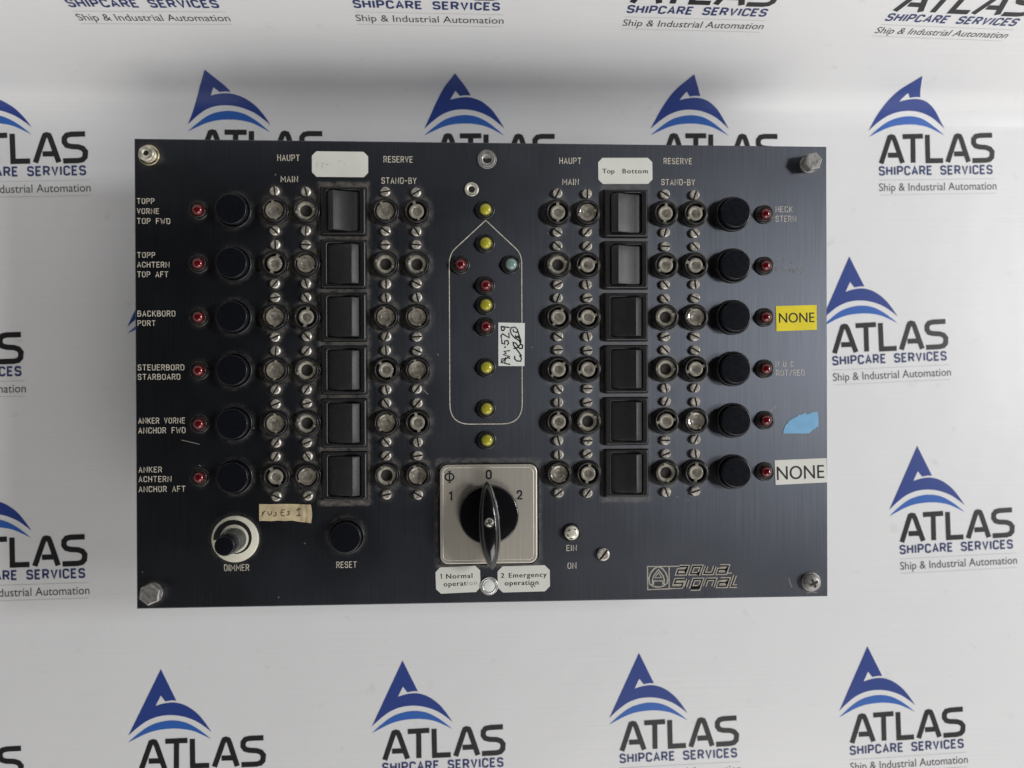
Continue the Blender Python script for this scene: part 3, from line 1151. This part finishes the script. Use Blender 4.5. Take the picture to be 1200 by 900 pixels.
# ------------------------------------------------ rotary switch
mb = MB()
mb.loft([z3(rrect(47.0, 48.0, 4.2, 8), 0), z3(rrect(47.0, 48.0, 4.2, 8), 1.0), z3(rrect(46.2, 47.2, 4.0, 8), 1.4)])
rot_sw = mb.obj("rotary_switch", 'gloss', panel, P(-0.45, -65.9))
mb = MB()
mb.loft([z3(rrect(45.2, 46.2, 3.6, 8), 1.4), z3(rrect(45.2, 46.2, 3.6, 8), 1.75), z3(rrect(44.4, 45.4, 3.3, 8), 2.0),
         z3(rrect(42.6, 43.6, 2.6, 8), 2.0), z3(rrect(42.2, 43.2, 2.5, 8), 1.9), z3(rrect(41.8, 42.8, 2.4, 8), 2.0)])
mb.obj("switch_plate", 'steel', rot_sw)
mb = MB()
stroke_text(mb, '0', -1.4, 16.2, 2.9, 4.5, 0.85, 2.04)
stroke_text(mb, '1', -18.5, 6.5, 1.7, 4.5, 0.85, 2.04)
stroke_text(mb, '2', 13.0, 6.6, 2.7, 4.5, 0.85, 2.04)
ring = [(-18.2 + 2.0 * math.cos(2 * math.pi * k / 28), 17.5 + 1.7 * math.sin(2 * math.pi * k / 28)) for k in range(28)]
mb.strip(ring, 0.7, 2.04, closed=True)
mb.strip([(-18.2, 20.1), (-18.2, 14.9)], 0.65, 2.046, cap=False)
mb.strip([(-18.9, 20.1), (-17.5, 20.1)], 0.3, 2.05, cap=False)
mb.strip([(-18.9, 14.9), (-17.5, 14.9)], 0.3, 2.05, cap=False)
mb.obj("lettering", 'ink', rot_sw)
mb = MB()
mb.lathe([(13.9, 2.0), (13.9, 4.6), (13.6, 5.1), (13.0, 5.3), (0, 5.3)], 72)
mb.obj("switch_disc", 'gloss', rot_sw)


def handle_mesh():
    mb = MB()
    loops = []
    N = 36
    for i in range(N + 1):
        t = -1 + 2 * i / N
        a = abs(t)
        y = 20.2 * t
        w = 4.3 * (1 - a ** 2.1) ** 0.8 + 0.75 * (1 - a ** 12) + 0.05
        zt = 16.5 - 5.2 * a ** 2.4 - 0.9 * max(0, a - 0.9) * 10
        zb = 5.2 if a < 0.66 else 5.2 + (a - 0.66) * 9
        tw = w * 0.66
        sec = [(-w * 1.05, zb), (w * 1.05, zb), (w, zb + (zt - zb) * 0.45), (w * 0.93, zb + (zt - zb) * 0.72), (tw, zt - 0.75), (tw * 0.72, zt - 0.12), (0, zt + 0.1),
               (-tw * 0.72, zt - 0.12), (-tw, zt - 0.75), (-w * 0.93, zb + (zt - zb) * 0.72), (-w, zb + (zt - zb) * 0.45)]
        loops.append([(x, y, z) for x, z in sec])
    n = len(loops[0])
    for lp in loops:
        mb.v += lp
    for j in range(N):
        for i in range(n):
            k2 = (i + 1) % n
            mb.face([j * n + i, (j + 1) * n + i, (j + 1) * n + k2, j * n + k2][::-1], 0, True)
    mb.face(list(range(n)), 0)
    mb.face(list(range(N * n, (N + 1) * n))[::-1], 0)
    # base collar joining grip to disc
    return mb


hd = handle_mesh().obj("switch_handle", 'gloss', rot_sw, (0.1, -3.9, 0), math.radians(3.2))
hd.data.set_sharp_from_angle(angle=math.radians(45))
mb = MB()
mb.lathe([(2.45, 16.0), (2.4, 16.9), (2.2, 17.0), (2.05, 16.8), (2.0, 16.65)], 30, cx=0.0, cy=-1.3, mi=0)
mb.lathe([(2.0, 16.65), (1.6, 16.85), (0, 16.95)], 30, cx=0.0, cy=-1.3, mi=1)
for a in (20, 110):
    c, s = math.cos(math.radians(a)), math.sin(math.radians(a))
    mb.strip([(-1.35 * c, -1.3 - 1.35 * s), (1.35 * c, -1.3 + 1.35 * s)], 0.62, 17.0 + 0.004 * (a > 90), mi=2, cap=False)
for a, r, q in ((65, 1.3, .5), (200, 1.5, .45), (320, 1.6, .4)):
    mb.strip([(r * math.cos(math.radians(a - 15)), -1.3 + r * math.sin(math.radians(a - 15))), (r * math.cos(math.radians(a + 15)), -1.3 + r * math.sin(math.radians(a + 15)))], q, 17.01, mi=2)
mb.obj("handle_screw", ['gloss', 'cream', 'hole'], rot_sw)

# ------------------------------------------------ dimmer
mb = MB()
mb.lathe([(10.7, 0), (10.65, 0.7), (10.3, 0.95), (0, 0.95)], 72)
dim = mb.obj("dimmer", 'ivory', panel, P(-117.3, -76.2))
mb = MB()
n = 60
o0 = 0
ins, outs = [], []
for k in range(n + 1):
    t = k / n
    a = math.radians(-95 + 278 * t)
    ri = 6.55
    ro = ri + 0.25 + 2.7 * t ** 0.8
    ins.append((ri * math.cos(a) - 0.25, ri * math.sin(a) + 0.2, 0.98))
    outs.append((ro * math.cos(a) - 0.25, ro * math.sin(a) + 0.2, 0.98))
mb.v += ins + outs
for k in range(n):
    mb.face([k, n + 1 + k, n + 2 + k, k + 1])
mb.obj("scale_wedge", 'ink', dim)
mb = MB()
mb.lathe([(5.3, 0.95), (5.2, 9.0), (4.9, 9.6), (4.4, 9.7)], 40, mi=0)
mb.obj("shaft", 'shaft', dim)
mb = MB()
mb.lathe([(4.62, 9.4), (4.6, 10.2), (4.45, 15.6), (4.2, 16.1), (3.8, 16.2), (0, 16.1)], 40)
mb.obj("shaft_tip", 'cap', dim)


# ------------------------------------------------ corner bolts and other hardware
def hexa(r, a0=0):
    return [(r * math.cos(math.radians(a0 + 60 * k)), r * math.sin(math.radians(a0 + 60 * k))) for k in range(6)]


def washer(r, ri, h, m, loc, name="washer", parent=None):
    w = MB()
    w.lathe([(r, 0), (r, h * 0.7), (r - 0.2, h), (ri, h)], 40)
    return w


# top left: yellow-zinc cap screw
mb = MB()
mb.lathe([(4.7, 0), (4.7, 0.7), (4.5, 0.9), (3.2, 0.9)], 40, mi=0)
mb.lathe([(3.5, 0.9), (3.5, 3.3), (3.3, 3.75), (2.8, 4.0), (1.3, 4.15), (1.2, 3.4)], 32, mi=1)
mb.lathe([(1.2, 3.4), (0, 3.3)], 16, mi=2, smooth=False)
# brown stain beside the socket

mb.obj("corner_bolt", ['zinc', 'cream_metal', 'slot'], panel, P(-155.2, 100.1), label="yellowish cap screw with a round washer")
# top right: tall hex bolt
mb = MB()
mb.lathe([(4.3, 0), (4.3, 0.8), (4.1, 1.0), (3.4, 1.0)], 40)
mb.lathe([(3.7, 1.0), (3.7, 2.0), (3.2, 2.0)], 32)
hx = hexa(4.35, 12)
mb.loft([z3(hx, 1.9), z3(hx, 5.5), z3([(x * .87, y * .87) for x, y in hx], 5.95)])
mb.lathe([(2.6, 5.955), (2.45, 6.05), (2.2, 5.96)], 24)
mb.obj("corner_bolt", 'bolt', panel, P(153.0, 99.2), label="tall grey hex bolt")
# bottom left: hex bolt
mb = MB()
hx = hexa(5.0, 22)
mb.lathe([(4.6, 0), (4.6, 0.5), (4.2, 0.6), (3.8, 0.6)], 40)
mb.loft([z3(hx, 0.5), z3(hx, 3.6), z3([(x * .86, y * .86) for x, y in hx], 4.15)])
mb.obj("corner_bolt", 'bolt', panel, P(-154.7, -100.3), label="low bright hex bolt")


def cross_screw(r, h, mats, loc, name, label=None, wash=0.0):
    mb = MB()
    if wash: mb.lathe([(wash, 0), (wash, 0.5), (wash - 0.2, 0.65), (r * 0.8, 0.65)], 40)
    pr = [(r, 0.4), (r, h * 0.45)] + [(r * math.cos(a), h * 0.45 + h * 0.55 * math.sin(a)) for a in [math.radians(t) for t in (20, 40, 60)]]
    zc = h * 0.93
    pr += [(r * 0.30, zc), (0, zc + 0.03)]
    mb.lathe(pr, 36)
    for a in (25, 115):
        c, s = math.cos(math.radians(a)), math.sin(math.radians(a))
        L, w = r * 0.52, r * 0.13
        q = [(-L, -w), (L, -w), (L, w), (-L, w)]
        mb.prism([(x * c - y * s, x * s + y * c) for x, y in q], zc - 0.1, zc + 0.10 + 0.01 * (a > 90), mi=1)
    return mb.obj(name, mats, panel, loc, label=label)


cross_screw(4.1, 3.4, ['bolt', 'slot'], P(153.8, -100.6), "corner_bolt", "round cross-head screw with worn metal", 4.6)
# lower single screw
s = slotted(2.9, 1.7, 0.5).obj("cover_screw", ['nickel', 'slot'], panel, P(53.5, -85.8), math.radians(-38))
# worn cream stud above EIN
mb = MB()
mb.lathe([(4.4, 0), (4.35, 0.5), (4.1, 0.7), (3.6, 0.5)], 36, mi=0)
mb.lathe([(3.45, 0.4), (3.4, 1.3), (3.0, 2.0), (2.2, 2.45), (1.0, 2.7), (0, 2.75)], 36, mi=1)
for x, y, L_, a in ((-1.3, 1.5, 1.7, 30), (1.5, 1.9, 1.6, -40), (-2.0, -0.9, 1.9, -60), (-0.4, -2.4, 2.2, 5)):
    c, s_ = math.cos(math.radians(a)), math.sin(math.radians(a))
    rr = math.hypot(x, y)
    pf = [(0, 2.75), (1.0, 2.7), (2.2, 2.45), (3.0, 2.0), (3.4, 1.3)]
    zz = 2.75
    for (r0, h0), (r1, h1) in zip(pf, pf[1:]):
        if r0 <= rr <= r1: zz = h0 + (h1 - h0) * (rr - r0) / (r1 - r0)
    zz += 0.22
    mb.add([(x - c * L_ / 2, y - s_ * L_ / 2, zz), (x + s_ * .35, y - c * .35, zz), (x + c * L_ / 2, y + s_ * L_ / 2, zz), (x - s_ * .3, y + c * .3, zz + .02)], [[0, 1, 2, 3]], 2)
mb.obj("cream_stud", ['black', 'cream', 'hole'], panel, P(38.5, -75.4))
# threaded bushings
mb = MB()
mb.lathe([(4.5, 0), (4.4, 0.5), (4.1, 0.55), (3.9, 0.35), (3.6, 0.75), (3.2, 0.8), (2.9, 0.5), (2.7, 0.7), (2.3, 0.45)], 40, mi=0)
mb.lathe([(2.6, 0.6), (2.2, 0.35), (1.4, 0.15), (0, 0.12)], 40, mi=2)
mb.prism([(2.0 * math.cos(math.radians(a)) + 0.15, 1.75 * math.sin(math.radians(a)) - 0.1) for a in range(170, 372, 14)] + [(1.0, 0.55), (0.1, 0.2), (-0.9, 0.3)], 0.3, 0.45, mi=1)
mb.obj("bushing", ['bolt', 'hole', 'chrome'], panel, P(-0.6, 99.9))
mb = MB()
mb.lathe([(3.3, 0), (3.25, 0.5), (3.0, 0.7), (2.2, 0.65), (1.7, 0.4), (1.5, 0.2)], 36, mi=0)
mb.lathe([(1.5, 0.2), (0, 0.15)], 30, mi=1)
mb.obj("bushing", ['cream_metal', 'hole'], panel, P(-7.8, 85.8), label="small pale bushing with a dark bore")
mb = MB()
mb.lathe([(4.3, 0), (4.2, 0.5), (3.9, 0.6), (3.7, 0.35), (3.4, 0.7), (2.9, 0.7), (2.7, 0.3)], 40, mi=0)
mb.lathe([(2.7, 0.3), (2.55, 0.6), (2.2, 0.68), (0, 0.68)], 40, mi=1)
mb.obj("bushing", ['chrome', 'paper'], panel, P(-0.4, -99.9), label="closed bushing between two white labels")


# ------------------------------------------------ stickers
def octagon(x0, y0, x1, y1, c, tilt=0.0):
    p = [(x0 + c, y0), (x1 - c, y0), (x1, y0 + c), (x1, y1 - c), (x1 - c, y1), (x0 + c, y1), (x0, y1 - c), (x0, y0 + c)]
    cx, cy = (x0 + x1) / 2, (y0 + y1) / 2
    ca, sa = math.cos(tilt), math.sin(tilt)
    return [(cx + ca * (x - cx) - sa * (y - cy), cy + sa * (x - cx) + ca * (y - cy)) for x, y in p]


def sticker(poly, m, label, z0=0.0, z1=0.16):
    mb = MB()
    mb.prism(poly, z0, z1)
    return mb.obj("sticker", m, panel, P(0, 0), label=label)


s1 = sticker(octagon(-81.6, 91.0, -55.8, 102.8, 2.1), 'label', "white eight-sided label with its print worn off")
mb = MB()
for pts in (((-79.3, 95.6), (-79.2, 97.4)), ((-77.0, 95.0), (-76.8, 97.2), (-76.2, 97.4)), ((-75.2, 96.6), (-74.0, 96.8)), ((-69.5, 98.3), (-68.4, 98.5)), ((-67.0, 97.2), (-66.4, 97.1))):
    mb.strip(pts, 0.24, 0.2)
mb.obj("lettering", 'fadedink', s1)
s2 = sticker(octagon(51.8, 89.0, 77.6, 101.3, 2.1, 0.012), 'label', "white eight-sided label reading Top Bottom")
mb = MB()
font_text(mb, "Top", 53.7, 93.9, 5.8, 2.15, 0.2, stretch=1.12, bold=0.05)
font_text(mb, "Bottom", 63.4, 93.95, 12.0, 2.15, 0.2, stretch=1.12, rot=0.01, bold=0.05)
mb.obj("lettering", 'ink', s2)
s3 = sticker(octagon(-25.3, -102.9, -4.5, -90.6, 2.2, 0.03), 'label', "white eight-sided label reading 1 Normal operation")
mb = MB()
mb.strip([(-23.2, -94.5), (-22.6, -94.1), (-22.6, -96.2)], 0.4, 0.2, cap=False)
font_text(mb, "Normal", -20.4, -96.2, 12.2, 2.2, 0.2, stretch=1.12, rot=0.015, bold=0.07)
font_text(mb, "operat", -21.6, -99.8, 10.6, 2.2, 0.2, stretch=1.12, rot=0.03, bold=0.06)
mb.obj("lettering", 'ink', s3)
mb = MB()
font_text(mb, "ion", -10.6, -99.4, 4.6, 2.1, 0.2, stretch=1.12, rot=0.03, bold=0.03)
mb.obj("lettering", 'fadedink', s3)
s4 = sticker(octagon(3.6, -103.0, 28.2, -90.7, 2.4, 0.012), 'label', "white eight-sided label reading 2 Emergency operation")
mb = MB()
font_text(mb, "2", 5.2, -96.2, 1.5, 2.2, 0.2, bold=0.07)
font_text(mb, "Emergency", 8.9, -96.2, 17.8, 2.2, 0.2, stretch=1.12, rot=0.008, bold=0.07)
font_text(mb, "operation", 7.0, -99.8, 15.8, 2.2, 0.2, stretch=1.12, rot=0.01, bold=0.08)
mb.strip([(19.0, -99.6), (19.9, -101.2), (20.2, -99.4), (21.2, -100.6)], 0.35, 0.22)
mb.obj("lettering", 'ink', s4)
s5 = sticker([(4.35, 3.2), (16.6, 3.1), (16.85, 23.3), (4.4, 23.55)], 'paper', "white paper slip with handwriting turned sideways")
mb = MB()


def hp(zx, zy):
    return 4.42 + (zx - 377) / 8.571 * 0.4006, 23.45 - (zy - 241) / 8.571 * 0.4


zz = 0.19
for pts, w in (([(490, 660), (405, 640), (470, 590), (490, 600)], 13), ([(440, 650), (448, 590)], 11), ([(405, 640), (410, 605), (455, 602)], 11),
               ([(488, 580), (425, 562), (455, 548), (432, 528), (490, 522)], 12), ([(440, 490), (446, 484)], 14),
               ([(410, 410), (412, 448), (440, 455), (440, 425), (470, 420), (480, 445), (468, 462)], 12),
               ([(408, 395), (402, 372), (420, 352), (450, 372), (485, 392), (482, 345)], 12),
               ([(410, 320), (405, 285), (425, 280), (440, 300), (430, 320), (412, 318)], 12), ([(405, 278), (488, 290)], 12),
               ([(540, 578), (540, 605), (560, 625), (600, 628), (608, 600), (590, 572)], 12),
               ([(608, 575), (570, 520), (530, 470), (525, 440), (550, 445), (590, 500), (615, 500), (622, 470), (600, 455), (570, 490), (535, 500)], 13),
               ([(600, 450), (585, 420), (545, 395), (550, 372), (590, 400), (600, 440)], 12), ([(560, 390), (580, 372), (600, 410)], 11),
               ([(545, 398), (510, 360), (495, 320), (510, 288), (545, 285), (568, 310), (580, 350), (605, 430)], 11), ([(525, 305), (528, 330), (560, 340), (572, 320)], 10)):
    mb.strip([hp(*p) for p in pts], w / 8.571 * 0.4, zz)
    zz += 0.004
mb.obj("handwriting", 'ink', s5)
s6 = sticker([(137.2, 19.4), (156.9, 20.1), (156.8, 31.95), (136.9, 31.4)], 'yellowtape', "bright yellow label reading NONE")
mb = MB()
font_text(mb, "NONE", 138.5, 23.4, 17.2, 4.6, 0.2, rot=0.02, bold=0.06)
mb.obj("lettering", 'ink', s6)
s7 = sticker([(136.6, -54.0), (161.7, -53.0), (161.5, -41.4), (136.1, -42.2)], 'label', "cream label reading NONE")
mb = MB()
font_text(mb, "NONE", 137.3, -51.6, 23.0, 6.3, 0.2, rot=0.03, bold=0.06)
mb.obj("lettering", 'ink', s7)
blue = [(140.3, -28.7), (140.9, -26.8), (141.4, -25.6), (142.3, -24.9), (142.9, -23.7), (144.4, -22.9), (145.5, -22.1), (146.7, -21.7), (148.1, -20.6), (149.5, -20.4),
        (150.7, -19.6), (152.1, -20.4), (153.3, -20.1), (154.4, -19.6), (155.4, -19.3), (157.3, -19.4), (157.6, -23.2), (157.5, -26.2), (156.5, -26.6), (155.9, -27.3), (154.6, -27.9), (153.8, -28.8), (152.8, -29.5), (140.6, -29.4)]
sticker(blue[::-1], 'blue_tape', "torn scrap of light blue tape")
# masking tape with a lifted, wrinkled right end
mb = MB()
xs = [-106.4 + 23.8 * i / 28 for i in range(29)]
for i, x in enumerate(xs):
    t = i / 28
    lift = 0.15 + (0.9 * max(0, (t - 0.80) / 0.2) ** 1.3 + 0.5 * math.exp(-((t - 0.83) / 0.03) ** 2) + 0.5 * math.exp(-((t - 0.93) / 0.03) ** 2))
    yt = -60.25 - 0.3 * t - (0.35 * math.sin(9 * t) * 0.2)
    yb = -68.1 - 1.2 * max(0, (t - 0.6) / 0.4) + 0.1 * math.sin(22 * t)
    for q in range(6):
        s_ = q / 5
        mb.v.append((x + 0.5 * t * math.sin(3 * s_), yt + (yb - yt) * s_, lift * (0.7 + 0.5 * abs(math.sin(2.2 * s_ + 5 * t)) if t > 0.78 else 1)))
for i in range(28):
    for q in range(5):
        a = i * 6 + q
        mb.face([a, a + 1, a + 7, a + 6], 0, True)
tp = mb.obj("sticker", 'masking', panel, P(0, 0), label="wrinkled strip of masking tape with pencilled writing")
mb = MB()


def tpt(zx, zy):
    return -106.4 + (zx - 118) / 8.571 * 0.3936, -60.3 - (zy - 262) / 8.571 * 0.393


zz = 0.22
for pts in ([(145, 382), (158, 350)], [(150, 348), (178, 335)], [(150, 362), (165, 356)], [(208, 340), (206, 362), (224, 374), (240, 360), (244, 340)],
            [(290, 350), (278, 352), (290, 372), (272, 384), (258, 380)], [(372, 322), (345, 322), (334, 350), (340, 380), (368, 382)], [(338, 350), (362, 346)],
            [(420, 340), (402, 342), (418, 362), (408, 376), (392, 374)], [(515, 380), (512, 316)], [(492, 330), (512, 308), (538, 322)], [(500, 322), (524, 316)], [(492, 384), (532, 378)]):
    mb.strip([tpt(*p) for p in pts], 0.40, zz)
    zz += 0.003
mb.obj("handwriting", 'pencil', tp)
